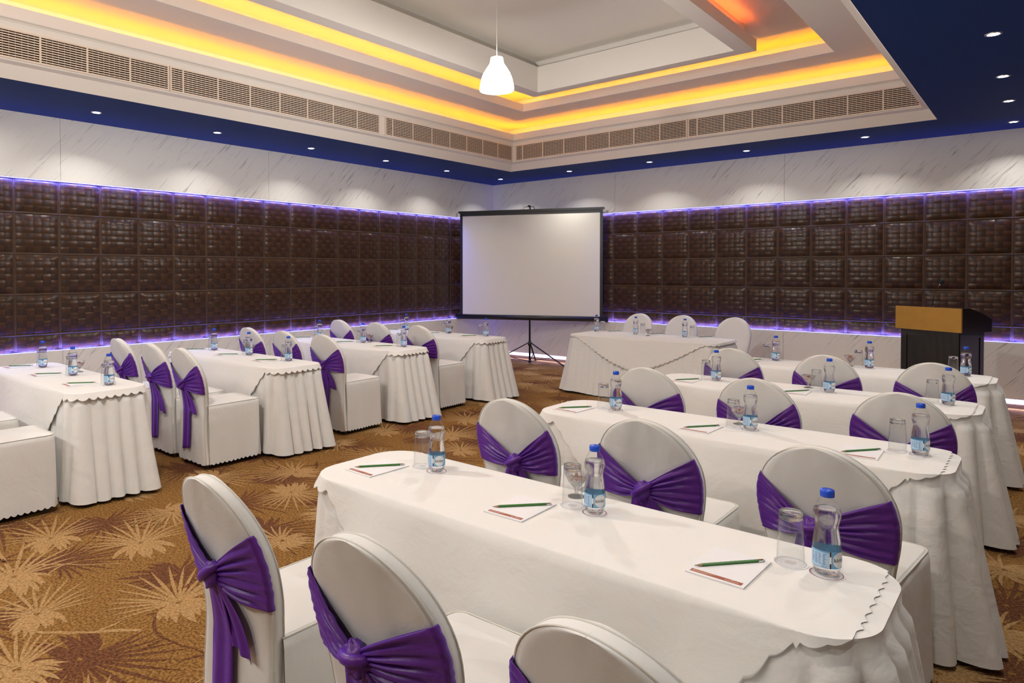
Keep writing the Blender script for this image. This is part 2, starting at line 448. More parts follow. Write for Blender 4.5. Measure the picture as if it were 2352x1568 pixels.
def build_wall(side, a0, a1, seam0, joints):
    T = wall_T(side)
    name = 'wall_'+side
    # marble facing: two slabs with thin dark joints
    w = MB()
    def slab(z0, z1, th):
        xs = [a0]+[j for j in joints if a0+.02 < j < a1-.02]+[a1]
        for i in range(len(xs)-1):
            l = xs[i]+(.0015 if i else 0); r = xs[i+1]-(.0015 if i < len(xs)-2 else 0)
            w.box(l, 0, z0, r, th, z1, 0)
    slab(PT, ZS, .055); slab(MBOT, PB, .055)
    w.box(a0, -.02, 0, a1, 0, PB, 0); w.box(a0, -.02, PB, a1, 0, ZS+.02, 1)
    w.xform(T)
    ws = w.build(name, ['marble', 'leather_seam']); tag(ws, kind='structure')
    seen = side in ('left', 'back')
    p = MB()
    if seen:
        i0 = math.floor((a0-seam0)/PW); i1 = math.ceil((a1-seam0)/PW)
        for i in range(i0, i1):
            for r in range(-1, 4):
                x0 = max(a0, seam0+i*PW); x1 = min(a1, seam0+(i+1)*PW)
                if x1-x0 < .05: continue
                weave_panel(p, x0, ZR+r*PW, x1-x0, PW)
        p.box(a0, 0, PB, a1, .003, PT, 2)
        for i in range(i0, i1+1):
            x = seam0+i*PW
            if a0 < x < a1: seam_rope(p, (x, .002, PB), (x, .002, PT))
        for r in range(0, 4):
            seam_rope(p, (a0, .002, ZR+r*PW), (a1, .002, ZR+r*PW))
    else:
        p.box(a0, 0, PB, a1, .02, PT, 0)
    p.xform(T)
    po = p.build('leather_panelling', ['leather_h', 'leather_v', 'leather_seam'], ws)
    # carpeted curb
    c = MB(); c.box(a0, 0, 0, a1, .03, .048, 0); c.xform(T)
    tag(c.build('baseboard_'+side, 'curb'), kind='structure')
    return T
def led(name, T, boxes, mat, label, cat='light strip', group=None):
    m = MB()
    for b in boxes: m.box(*b)
    if T: m.xform(T)
    return tag(m.build(name, mat), label, cat, group)
JL = [2.536-2.4607, 2.536, 4.994, 7.463]; JL = [JL[0]-2.46]+JL
JB = [-5.076, -2.618, -.16]
for side, a0, a1, s0, jj in (('left', YF, YB, YS0, JL), ('back', XL, XR, XS0, JB), ('right', YF, YB, YS0, JL), ('front', XL, XR, XS0, JB)):
    T = build_wall(side, a0, a1, s0, jj)
    if side in ('left', 'back'):
        e0, e1 = (a0+.05, a1-.05)
        wn = 'left wall' if side == 'left' else 'back wall'
        led('led_strip', T, [(e0, .040, PT-.005, e1, .050, PT-.0005)], 'led_blue', 'blue LED strip along the top of the leather panelling, '+wn, group='LED strips on the walls')
        led('led_strip', T, [(e0, .040, PB+.0005, e1, .050, PB+.005)], 'led_blue', 'blue LED strip along the bottom of the leather panelling, '+wn, group='LED strips on the walls')
        led('led_strip', T, [(e0, .004, MBOT-.006, e1, .012, MBOT-.001)], 'led_white', 'blue-white LED strip under the marble at floor level, '+wn, group='LED strips on the walls')

def strip_lamp(p0, p1, out, vert, tilt, energy, col, spread=150):
    """long thin lamp on a ledge: shines up or down along the panelling, tilted towards it"""
    p0 = Vector(p0); p1 = Vector(p1); out = Vector(out)
    X = (p1-p0).normalized(); D = (Vector((0, 0, vert))*cos(tilt)-out*sin(tilt)).normalized()
    Z = -D; Y = Z.cross(X)
    l = bpy.data.lights.new('led_lamp', 'AREA'); l.shape = 'RECTANGLE'; l.size = (p1-p0).length; l.size_y = .006; l.energy = energy; l.color = col; l.spread = radians(spread)
    o = bpy.data.objects.new('led_lamp', l); COL.objects.link(o)
    o.matrix_world = Matrix((X, Y, Z)).transposed().to_4x4(); o.location = (p0+p1)/2
BL = (.13, .14, 1)
LO = .046
for z, vt in ((PT-.008, -1), (PB+.008, 1)):
    tl_, sp_ = (radians(24), 150) if vt < 0 else (radians(38), 120)
    strip_lamp((XL+LO, YF+.1, z), (XL+LO, YB-.1, z), (1, 0, 0), vt, tl_, 95, BL, sp_)
    strip_lamp((XL+.1, YB-LO, z), (XR-.1, YB-LO, z), (0, -1, 0), vt, tl_, 70, BL, sp_)
strip_lamp((XL+.040, YF+.1, MBOT-.012), (XL+.040, YB-.1, MBOT-.012), (1, 0, 0), -1, radians(0), 60, (.5, .5, 1), 170)
strip_lamp((XL+.1, YB-.040, MBOT-.012), (XR-.1, YB-.040, MBOT-.012), (0, -1, 0), -1, radians(0), 48, (.5, .5, 1), 170)

# ---------------------------------------------------------------- ceiling
c = MB()
def ring_flat(mb, x0, y0, x1, y1, ix0, iy0, ix1, iy1, z, mi=0):
    vs = [(x0, y0, z), (x1, y0, z), (x1, y1, z), (x0, y1, z), (ix0, iy0, z), (ix1, iy0, z), (ix1, iy1, z), (ix0, iy1, z)]
    mb.add(vs, [(0, 4, 5, 1), (1, 5, 6, 2), (2, 6, 7, 3), (3, 7, 4, 0)], mi)
ring_flat(c, XL, YF, XR, YB, TX0, TY0, TX1, TY1, ZS)
ceil = tag(c.build('ceiling', 'blue'), kind='structure')
def sweep(mb, prof, mi=0, smooth=False):
    """profile of (inward offset, height above soffit) carried round the tray opening"""
    vs = []; fs = []
    for o, z in prof:
        vs += [(TX0+o, TY0+o, ZS+z), (TX1-o, TY0+o, ZS+z), (TX1-o, TY1-o, ZS+z), (TX0+o, TY1-o, ZS+z)]
    for j in range(len(prof)-1):
        for k in range(4):
            a = j*4+k; b = j*4+(k+1) % 4
            fs.append((a, b, b+4, a+4))
    mb.add(vs, fs, mi, smooth)
VO = .119
m = MB()
sweep(m, [(0, 0), (.058, .097), (.062, .104), (.112, .120), (.116, .132), (VO, .134), (VO, .362), (.124, .366), (.126, .395), (.134, .418), (.150, .432), (.168, .436), (.172, .442), (.188, .53), (.172, .53), (.160, .450), (-.12, .450), (-.12, .67), (.776, .67), (.780, .674), (.772, .78), (.754, .78), (.748, .70), (.48, .70), (.48, .92), (1.44, .92)])
m.build('stepped_cornice', 'tray', ceil)
m = MB()
sweep(m, [(1.44, .92), (1.44, .705), (1.372, .705), (1.372, .78), (1.352, .78), (1.352, .664), (1.515, .664), (1.515, .98), (1.40, .98), (1.40, 1.085)])
m.build('hanging_frame', 'tray', ceil)
m = MB()
o = 1.40
m.add([(TX0+o, TY0+o, ZS+1.085), (TX1-o, TY0+o, ZS+1.085), (TX1-o, TY1-o, ZS+1.085), (TX0+o, TY1-o, ZS+1.085)], [(0, 3, 2, 1)], 0)
m.build('upper_ceiling', 'tray_top', ceil)
def trough_led(o, z, sides, mat, label):
    m = MB(); w = .012
    a0, a1, b0, b1 = TX0+o, TX1-o, TY0+o, TY1-o
    if 'l' in sides: m.box(a0-w, b0, ZS+z, a0, b1, ZS+z+.006)
    if 'r' in sides: m.box(a1, b0, ZS+z, a1+w, b1, ZS+z+.006)
    if 'b' in sides: m.box(a0, b1, ZS+z, a1, b1+w, ZS+z+.006)
    if 'f' in sides: m.box(a0, b0-w, ZS+z, a1, b0, ZS+z+.006)
    return tag(m.build('led_strip', mat), label, 'light strip', 'LED strips in the ceiling coves')
trough_led(.06, .452, 'lbf', 'led_yellow', 'yellow LED strip in the lower, outer ceiling cove')
trough_led(.66, .702, 'lbf', 'led_yellow', 'yellow LED strip in the upper, inner ceiling cove')
m = MB(); m.box(TX1-1.42, 1.2, ZS+.706, TX1-1.408, 6.95, ZS+.714)
tag(m.build('led_strip', 'led_red'), 'orange-red LED strip on top of the hanging ceiling frame, right side', 'light strip', 'LED strips in the ceiling coves')

# air grilles set in the cornice
def grille(length):
    t = empty('air_grille')
    fr = MB(); z0, z1 = .148, .352; d = .006
    for (a, b, e, f) in ((0, z0-.016, length, z0), (0, z1, length, z1+.016), (0, z0, .016, z1), (length-.016, z0, length, z1)):
        fr.box(a, 0, b, e, d, f)
    fr.build('frame', 'vent', t)
    bl = MB(); n = 10
    for i in range(n):
        z = z0+.004+(z1-z0-.008)*(i+.5)/n
        bl.box(.016, -.001, z-.0042, length-.016, .004, z+.0042)
    for i in range(1, int(length/.045)):
        bl.box(i*.045-.0007, -.003, z0, i*.045+.0007, -.0015, z1)
    bl.build('louvre_blades', 'vent', t)
    k = 1
    while k*.361 < length-.05:
        dv = MB(); dv.box(k*.361-.007, -.001, z0, k*.361+.007, .0055, z1); dv.build('divider_bar', 'vent', t); k += 1
    bk = MB(); bk.box(.010, -.0045, z0, length-.010, -.0035, z1); bk.build('duct_shade_backing', 'vent_dark', t)
    return t
gl = grille(2.655)
GX = TX0+VO; GY = TY1-VO
def put_grille(o, loc, rz, label, g='air grilles in the ceiling cornice'):
    o.location = loc; o.rotation_euler = (0, 0, rz); tag(o, label, 'air vent', g)
# left face: along -Y for local +x, normal +X ; local y is outward -> rotate -90deg
ys = [8.435, 5.686, 3.024]
put_grille(gl, (GX+.0055, ys[0], ZS), -pi/2, 'cream slotted air grille on left cornice, farthest section by the corner')
g2 = copy_tree(gl); put_grille(g2, (GX+.0055, ys[1], ZS), -pi/2, 'cream slotted air grille on left cornice, middle section')
g3 = copy_tree(gl); put_grille(g3, (GX+.0055, ys[2], ZS), -pi/2, 'cream slotted air grille on left cornice, nearest section at the photo edge')
# back face: normal -Y, local x -> -X so that y(out) = -Y : rotation pi
gb = grille(2.655)
put_grille(gb, (-3.453, GY-.0055, ZS), pi, 'cream slotted air grille on back cornice, left section by the corner')
gb2 = copy_tree(gb); put_grille(gb2, (-.995+.02, GY-.0055, ZS), pi, 'cream slotted air grille on back cornice, right section')
for ob in (gb, gb2):
    for ch in ob.children: pass
gb.location.x = -3.42; gb2.location.x = -.99
gb2.scale = ((3.42-.99-.01)/2.655, 1, 1)

# downlights
def downlight():
    t = empty('downlight')
    r = MB(); r.lathe([(.034, -.004), (.046, -.004), (.048, 0)], 28); r.build('trim_ring', 'chrome', t)
    b = MB(); b.disc(.034, -.003, 28, 0, up=False); b.build('glowing_lens', 'bulb', t)
    return t
dlp = Proto(tag(downlight(), 'x', 'ceiling light'))
yl = [2.68+1.287*i for i in range(6)]
spots = []
names = ['nearest', 'second', 'third', 'fourth', 'fifth']
for i, y in enumerate(yl[:5]): spots.append((-6.93, y, 'round downlight in blue ceiling above left wall, %s from camera' % names[i]))
spots.append((-6.88, 9.135, 'round downlight in the far corner of blue ceiling, above the projector screen'))
for i, x in enumerate([-5.55, -4.24, -2.92, -1.60]):
    spots.append((x, 9.135, 'round downlight above back wall, %s to the right of the corner one' % ['first', 'second', 'third', 'fourth'][i]))
for i, y in enumerate([5.75, 7.04, 8.09, 9.25]):
    spots.append((-.285, y, 'round downlight in right strip of blue ceiling, %s' % ['nearest to camera', 'second from camera', 'third from camera', 'farthest by the back wall'][i]))
unseen = [(-6.93, 1.39), (-6.93, .10), (-6.93, -1.2), (-.285, 4.45), (-.285, 3.15), (-.285, 1.85), (-.285, .55), (-1.6, -1.4), (-3.0, -1.4), (-4.4, -1.4), (-5.7, -1.4)]
def lamp(kind, name, loc, energy, col, **kw):
    l = bpy.data.lights.new(name, kind); l.energy = energy; l.color = col
    for k, v in kw.items(): setattr(l, k, v)
    o = bpy.data.objects.new(name, l); COL.objects.link(o); o.location = loc; return o
DLW = 5.5
for x, y, lab in spots:
    dlp.put((x, y, ZS), 0, lab, 'recessed downlights in the blue ceiling')
    lamp('AREA', 'downlight_lamp', (x, y, ZS-.008), DLW, (1, .96, .90), shape='DISK', size=.065, spread=radians(118))
for x, y in unseen:
    dlp.put((x, y, ZS), 0, 'recessed downlight in the blue ceiling outside the photo', 'downlights outside the photo')
    lamp('AREA', 'downlight_lamp', (x, y, ZS-.008), 26 if y < -1 else 9, (1, .95, .88), shape='DISK', size=.065, spread=radians(165))

# pendant lamp
pl = tag(empty('pendant_lamp', (-3.564, 4.679, 3.081)), 'white bell-shaped pendant lamp hanging lit from the raised ceiling', 'pendant lamp')
s = MB(); s.lathe([(0, .325), (.035, .325), (.052, .318), (.055, .305), (.056, .285), (.064, .255), (.088, .215), (.115, .165), (.132, .115), (.143, .06), (.148, .02), (.147, 0), (.143, 0), (.138, .06), (.127, .115), (.11, .165), (.083, .215), (.058, .255), (.050, .285), (.045, .31), (0, .315)], 40)
s.v = [(x, y, z*.88) for x, y, z in s.v]
s.build('lamp_shade', 'shade', pl)
s = MB(); s.tube([(0, 0, .28), (0, 0, ZS+1.085-3.081)], .004, 8); s.build('cord', 'cord', pl)
s = MB(); s.lathe([(0, .12), (.02, .125), (.032, .15), (.03, .18), (.015, .21), (0, .215)], 20); s.build('bulb', 'bulb', pl)
s = MB(); s.lathe([(0, 1.04), (.05, 1.04), (.045, 1.075), (0, 1.0785)], 20); s.build('ceiling_rose', 'cord', pl)
lamp('POINT', 'pendant_light', (-3.564, 4.679, 3.00), 105, (1, .98, .95), shadow_soft_size=.06)
p2 = copy_tree(pl); p2.location = (-3.564, 1.15, 3.081); tag(p2, 'white bell-shaped pendant lamp added unseen as fill light, nearer the camera', 'pendant lamp')  # invented second pendant, added out of view to fill the room with light
lamp('POINT', 'pendant_light', (-3.564, 1.15, 3.00), 105, (1, .98, .95), shadow_soft_size=.06)  # added fill light that goes with the invented pendant

# ---------------------------------------------------------------- projector screen
def beam(mb, p0, p1, w, mi=0, h=None):
    p0 = Vector(p0); p1 = Vector(p1); d = (p1-p0); L = d.length; d.normalize()
    up = Vector((0, 0, 1)) if abs(d.z) < .9 else Vector((0, 1, 0))
    a = d.cross(up).normalized(); b = a.cross(d).normalized(); h = h or w
    vs = [p0+a*sx*w/2+b*sz*h/2+d*t for t in (0, L) for sx, sz in ((-1, -1), (1, -1), (1, 1), (-1, 1))]
    mb.add(vs, [(3, 2, 1, 0), (4, 5, 6, 7), (0, 1, 5, 4), (1, 2, 6, 5), (2, 3, 7, 6), (3, 0, 4, 7)], mi)
scx, scy = -5.87*U, 8.51*U
sang = atan2(.82, 1.94)
sc = tag(empty('projector_screen', (scx, scy, 0), sang), 'large white projector screen on a black tripod stand in the corner', 'projector screen')
hw = 1.137
zb_, zt_ = .80, 2.455
m = MB(); m.box(-hw, -.001, zb_, hw, .001, zt_-.0); m.build('screen_surface', 'screen', sc)
m = MB(); m.box(-hw-.045, -.003, zb_, -hw, .003, zt_+.02); m.box(hw, -.003, zb_, hw+.045, .003, zt_+.02); m.box(-hw-.045, -.003, zt_, hw+.045, .003, zt_+.055); m.build('black_border', 'black', sc)
m = MB(); m.box(-hw-.07, -.018, zt_+.050, hw+.07, .010, zt_+.085); m.build('top_bar', 'black', sc)
m = MB(); m.tube([(-hw-.12, .0, zb_-.035), (hw+.12, 0, zb_-.035)], .042, 14); m.box(-hw-.13, -.035, zb_-.07, -hw-.115, .035, zb_+.01); m.box(hw+.115, -.035, zb_-.07, hw+.13, .035, zb_+.01); m.build('roller_housing', 'black', sc)
m = MB(); m.tube([(0, .06, .02), (0, .06, zt_+.13)], .016, 10); m.build('pole', 'black', sc)
m = MB(); m.tube([(-.09, -.002, zt_+.085), (-.08, -.002, zt_+.12), (0, .0, zt_+.135), (.08, -.002, zt_+.12), (.09, -.002, zt_+.085)], .006, 8); m.lathe([(0, .12), (.022, .122), (.022, .15), (0, .155)], 12, z0=zt_); m.build('hanger_hook', 'black', sc)
m = MB(); m.lathe([(0, .30), (.03, .30), (.03, .37), (0, .37)], 14, cy=.06); m.build('collar', 'black', sc)
m = MB(); m.lathe([(0, .025), (.026, .025), (.026, .06), (0, .06)], 14, cy=.06); m.build('foot_hub', 'black', sc)
for an in (radians(200), radians(-22), radians(88)):
    m = MB(); e = (.66*cos(an), .06+.66*sin(an), .012)
    if an > 1 and an < 2: e = (.42*cos(an), .06+.42*sin(an), .012)
    s0 = (.03*cos(an), .06+.03*sin(an), .345)
    beam(m, s0, e, .022, 0, .014)
    mid = [s0[i]+(e[i]-s0[i])*.62 for i in range(3)]
    beam(m, (.02*cos(an), .06+.02*sin(an), .045), mid, .014, 0, .01)
    m.build('leg', 'black', sc)

# ---------------------------------------------------------------- lectern with microphone
ph = radians(30)
lc = tag(empty('lectern', (-.56*U, 7.5*U, 0), -ph), 'black wooden lectern with a wide gold front panel, right of the room', 'lectern')
# local: x to the right along front (origin = right front corner), y to the back
LW, LD = .68, .41
m = MB(); m.box(-LW+.05, .035, .05, -.045, LD-.05, .93); m.box(-LW+.03, .015, 0, -.025, LD-.03, .06)
for (x0, x1) in ((-LW+.05, -LW+.11), (-.105, -.045)): m.box(x0, .027, .06, x1, .036, .925)
m.box(-LW+.11, .027, .87, -.105, .036, .925); m.box(-LW+.11, .027, .06, -.105, .036, .13)
m.box(-.046, .035, .06, -.038, .085, .925); m.box(-.046, LD-.10, .06, -.038, LD-.05, .925); m.box(-.046, .085, .87, -.038, LD-.10, .925); m.box(-.046, .085, .06, -.038, LD-.10, .13)
m.build('cabinet', 'ebony', lc)
prof = [(.012, .925), (.012, 1.158), (.11, 1.158), (.30, 1.10), (LD, 1.045), (LD, .925)]
m = MB(); n = len(prof)
vs = [(x, y, z) for x in (-LW, 0) for y, z in prof]
m.add(vs, [tuple(range(n)), tuple(range(2*n-1, n-1, -1))]+[(i, i+n, (i+1) % n+n, (i+1) % n) for i in range(n)], 0)
m.build('desk_box', 'ebony', lc)
m = MB(); m.box(-LW+.012, -.004, .925, -.006, .012, 1.157); m.build('gold_front_panel', 'gold', lc)
mic = tag(empty('microphone', (-.62*U-.19, 7.5*U+.24, 1.156), 0), 'black gooseneck microphone with foam cap on the lectern', 'microphone')
mp = [(0, 0, .0), (.004, 0, .08), (.018, 0, .15), (.05, .0, .215)]
m = MB(); m.tube(mp, .004, 8); m.build('gooseneck', 'black', mic)
m = MB(); m.tube([(.05, 0, .215), (.064, 0, .24)], .005, 10); m.build('capsule_ring', 'chrome', mic)
m = MB(); m.tube([(.060, 0, .235), (.066, 0, .245), (.078, 0, .265), (.088, 0, .28)], [.010, .019, .018, .008], 14); m.build('foam_windscreen', 'foam', mic)
m = MB(); m.lathe([(0, .0), (.022, 0), (.02, .010), (0, .012)], 16, z0=-.0); m.build('mounting_base', 'black', mic)

# ---------------------------------------------------------------- tables
ZT = .7235
def rrect(hx, hy, r, s_step=.0105):
    """closed outline, returns list of (x,y,nx,ny,side,dcorner,s)"""
    pts = []; r = min(r, hy-.001)
    segs = [('e', hx, -hy+r, hx, hy-r, 1, 0), ('c', hx-r, hy-r, 0, pi/2), ('b', hx-r, hy, -hx+r, hy, 0, 1), ('c', -hx+r, hy-r, pi/2, pi),
            ('w', -hx, hy-r, -hx, -hy+r, -1, 0), ('c', -hx+r, -hy+r, pi, 1.5*pi), ('f', -hx+r, -hy, hx-r, -hy, 0, -1), ('c', hx-r, -hy+r, 1.5*pi, 2*pi)]
    s = 0
    for g in segs:
        if g[0] == 'c':
            _, cx, cy, a0, a1 = g; n = max(4, int(r*(a1-a0)/s_step))
            for i in range(n):
                a = a0+(a1-a0)*i/n
                pts.append((cx+r*cos(a), cy+r*sin(a), cos(a), sin(a), 'c', 0, s)); s += r*(a1-a0)/n
        else:
            k, x0, y0, x1, y1, nx, ny = g; L = hypot(x1-x0, y1-y0); n = max(2, int(L/s_step))
            for i in range(n):
                t = i/n; d = min(t, 1-t)*L
                pts.append((x0+(x1-x0)*t, y0+(y1-y0)*t, nx, ny, k, d, s)); s += L/n
    return pts, s
def flare(t, nx, ny, east, west, front):
    e = max(nx, 0)**2*east+max(-nx, 0)**2*west+ny*ny*front
    return e*(.15*t+.85*t**1.25)*(.25 if ny > .5 else 1)
def make_table(hx, hy, fe, fw, ff, re, rseed):
    t = empty('banquet_table')
    rnd = random.Random(rseed)
    pts, per = rrect(hx+.0008, hy+.0008, re)
    tp = MB(); n = len(pts)
    vs = [(p[0], p[1], z) for z in (ZT-.03, ZT-.0035) for p in pts]
    tp.add(vs, [tuple(range(n-1, -1, -1)), tuple(n+i for i in range(n))]+[(i, (i+1) % n, (i+1) % n+n, i+n) for i in range(n)], 0)
    tp.build('tabletop', 'skirt', t)
    for sx in (-1, 1):
        for sy in (-1, 1):
            l = MB(); l.tube([(sx*(hx-.2), sy*(hy-.08), 0), (sx*(hx-.2), sy*(hy-.08), ZT-.03)], .014, 8); l.build('leg', 'steel', t)
    sk = MB(); pts, per = rrect(hx, hy, re)
    npl = round(per/.094); ph1 = [rnd.uniform(0, 6.28) for _ in range(4)]
    rows = [0, .06, .09, .13, .2, .3, .42, .55, .68, .8, .9, 1]
    top = ZT-.0045; bot = .022
    def fn(u, v):
        i = int(round(u*len(pts))) % len(pts); p = pts[i]; x, y, nx, ny, k, d, s = p
        j = int(round(v*(len(rows)-1))); tt = rows[j]
        z = top-(top-bot)*tt
        if tt == 0: z = top; off = .001
        elif tt <= .061: off = .004
        else:
            q = (tt-.06)/.94
            ww = s/per*2*pi*npl+.55*sin(s*7+ph1[0])+.35*sin(s*17+ph1[1])
            end = abs(nx)**.7
            a = (.012+.042*q**.6)*(.26+.74*end)*(.75+.35*sin(s*5.3+ph1[2]))
            sh = 2*abs(sin(ww/2))**.65-1
            off = .006+a*(.7+sh)+flare(q, nx, ny, fe, fw, ff)
        x += .006*sin(s*23+z*9)*tt*ny
        return (x+nx*off, y+ny*off, z+(.008*sin(s*9+ph1[3])*tt if tt > .9 else 0))
    sk.grid(fn, len(pts), len(rows)-1, 0, True, closeu=True, flip=True)
    sk.build('pleated_skirt', 'skirt', t)
    return t
def make_cloth(hx, hy, fe, fw, ff, re, h_w, h_e, slope, cap, rseed, front_only=False):
    rnd = random.Random(rseed)
    mb = MB(); pts, per = rrect(hx, hy, re, .0068)
    n = len(pts); zt = ZT
    nsc = round(per/.055)
    hems = []
    for p in pts:
        x, y, nx, ny, k, d, s = p
        if k == 'e': h = h_e
        elif k == 'w': h = h_w
        elif k == 'c':
            f = ny*ny; base = h_e if nx > 0 else h_w
            h = base*(1-f)+max(base, .03)*f
        else:
            base = h_e if x > 0 else h_w
            q = min(1, d/.10); b0 = max(base, .03)
            if base < 0 and k != 'c': b0 = .03
            g = slope*d; c_ = cap
            g = c_*(1-math.exp(-(g/c_)**1.25*1.25))
            h = b0+g
        scal = (-.017*abs(sin(pi*nsc*s/per))**.9+.017)*min(1, abs(h)/.05)
        hems.append(h-scal if h > 0 else h)
    core = hx-hy*.9
    vs = []; fs = []
    NT = 0; NH = 14
    rowsn = NT+NH+1
    for i, p in enumerate(pts):
        x, y, nx, ny, k, d, s = p; h = hems[i]
        cxp = max(-core, min(core, x)); cyp = 0
        if h <= 0:
            # hem lies on the table: pull in, with scallops
            pull = -h+.010*abs(sin(pi*nsc*s/per))
            ex, ey = x-nx*pull, y-ny*pull
        else: ex, ey = x-nx*.006, y-ny*.006
        vs.append((ex, ey, zt))
        for r in range(NH+1):
            if h <= 0:
                vs.append((ex+nx*.0003*r, ey+ny*.0003*r, zt-.0003*(r/NH)))
            else:
                dd = h*(r/NH)
                if r == 0: dd = .0; off = -.002
                else: off = 0
                q = dd/(ZT-.022)
                qq = max(0, (q-.06)/.94)
                amp = (.012+.042*qq**.6)*(.26+.74*abs(nx)**.7)*1.8
                fold = (.0035+.010*min(1, dd/.3))*(.5+.5*sin(s*11+3*sin(s*2.3)+rseed))
                off += .008+(amp if r else 0)*min(1, dd/.04)+flare(qq, nx, ny, fe, fw, ff)+(fold if r else 0)*min(1, dd/.06)
                vs.append((x+nx*off, y+ny*off, zt-dd-(.002 if r == 0 else 0)))
    W = NH+2
    for i in range(n):
        j = (i+1) % n
        for r in range(W-1):
            fs.append((i*W+r, i*W+r+1, j*W+r+1, j*W+r))
    mb.add(vs, fs, 0, True)
    mb.f.append(tuple(i*W for i in range(n))); mb.m.append(0); mb.sm.append(False)
    o = mb.build('tablecloth', 'cloth')
    so = o.modifiers.new('thick', 'SOLIDIFY'); so.thickness = .0012; so.offset = -1
    return o
HX = .93; HY = .252
tables = {}   # key: (cx, y_front, name phrase)
rows_R = [('R1', 1.51, 'nearest right-side table'), ('R2', 2.98, 'second right-side table from camera'), ('R3', 4.33, 'third right-side table from camera'), ('R4', 5.62, 'farthest right-side table before the lectern')]
rows_L = [('L1', 1.53, -4.38, 'nearest left-side table'), ('L2', 2.96, -4.38, 'second left-side table from camera'), ('L3', 4.36, -4.50, 'third left-side table from camera'), ('L4', 5.70, -4.54, 'farthest left-side table near the screen')]
HXR = .958
tR = make_table(HXR, HY, .075, .03, .02, .14, 3); tag(tR, 'x', 'table')
cR = make_cloth(HXR, HY, .075, .03, .02, .14, .055, -.035, 1.5, .50, 4); tag(cR, 'x', 'tablecloth')
tL = make_table(HX, HY, .11, .05, .02, .10, 5); tag(tL, 'x', 'table')
cL = make_cloth(HX, HY, .11, .05, .02, .10, .05, .05, 1.35, .52, 6); tag(cL, 'x', 'tablecloth')
TR, CR, TL, CL = Proto(tR), Proto(cR), Proto(tL), Proto(cL)
for k, yf, ph_ in rows_R:
    cx = -.245*U-HXR; cy = yf*U+HY
    TR.put((cx, cy, 0), 0, ph_+', with pleated white skirt', 'skirted banquet tables')
    CR.put((cx, cy, 0), 0, 'white scalloped cloth draped over the '+ph_, 'white scalloped tablecloths')
    tables[k] = (cx, yf*U, ph_)
for k, yf, xe, ph_ in rows_L:
    cx = xe*U-HX; cy = yf*U+HY
    TL.put((cx, cy, 0), 0, ph_+', with pleated white skirt', 'skirted banquet tables')
    CL.put((cx, cy, 0), 0, 'white scalloped cloth draped over the '+ph_, 'white scalloped tablecloths')
    tables[k] = (cx, yf*U, ph_)
# head table
HHX = .925; HHY = .352
hcx = -3.36*U; hcy = 6.93*U+HHY
tH = make_table(HHX, HHY, .08, .10, .14, .10, 8)
tH.location = (hcx, hcy, 0)
tag(tH, 'head table facing the rows, with pleated white skirt', 'table', 'skirted banquet tables')
cH = make_cloth(HHX, HHY, .08, .10, .14, .10, .012, .03, .66, .47, 9)
cH.location = (hcx, hcy, 0)
tag(cH, 'white scalloped cloth hanging in a wide curve over the head table', 'tablecloth', 'white scalloped tablecloths')

# ---------------------------------------------------------------- chairs
WP = [(.045, .212), (.10, .207), (.25, .194), (.40, .186), (.48, .187), (.54, .195), (.60, .206), (.65, .213), (.695, .2155)]
ZSEQ = [.045, .07, .10, .16, .22, .28, .34, .40, .44, .48, .51, .54, .57, .60, .63, .66, .69]+[.695+.237*sin(radians(a)) for a in (5, 12, 19, 26, 33, 40, 47, 54, 60, 66, 71, 76, 80, 84, 87, 89.3)]
def wz(z):
    if z > .695: return .2155*max(.0001, 1-((z-.695)/.237)**2.12)**.5
    for (z0, a), (z1, b) in zip(WP, WP[1:]):
        if z <= z1:
            t = max(0, (z-z0)/(z1-z0)); t = t*t*(3-2*t)*.5+t*.5; return a+(b-a)*t
    return WP[-1][1]
def yc(x, z):
    l = 0 if z < .45 else -.115*((z-.45)/.48)**1.35
    return l-.020+.35*x*x*max(0, min(1, (z-.30)/.3))
TH = .046
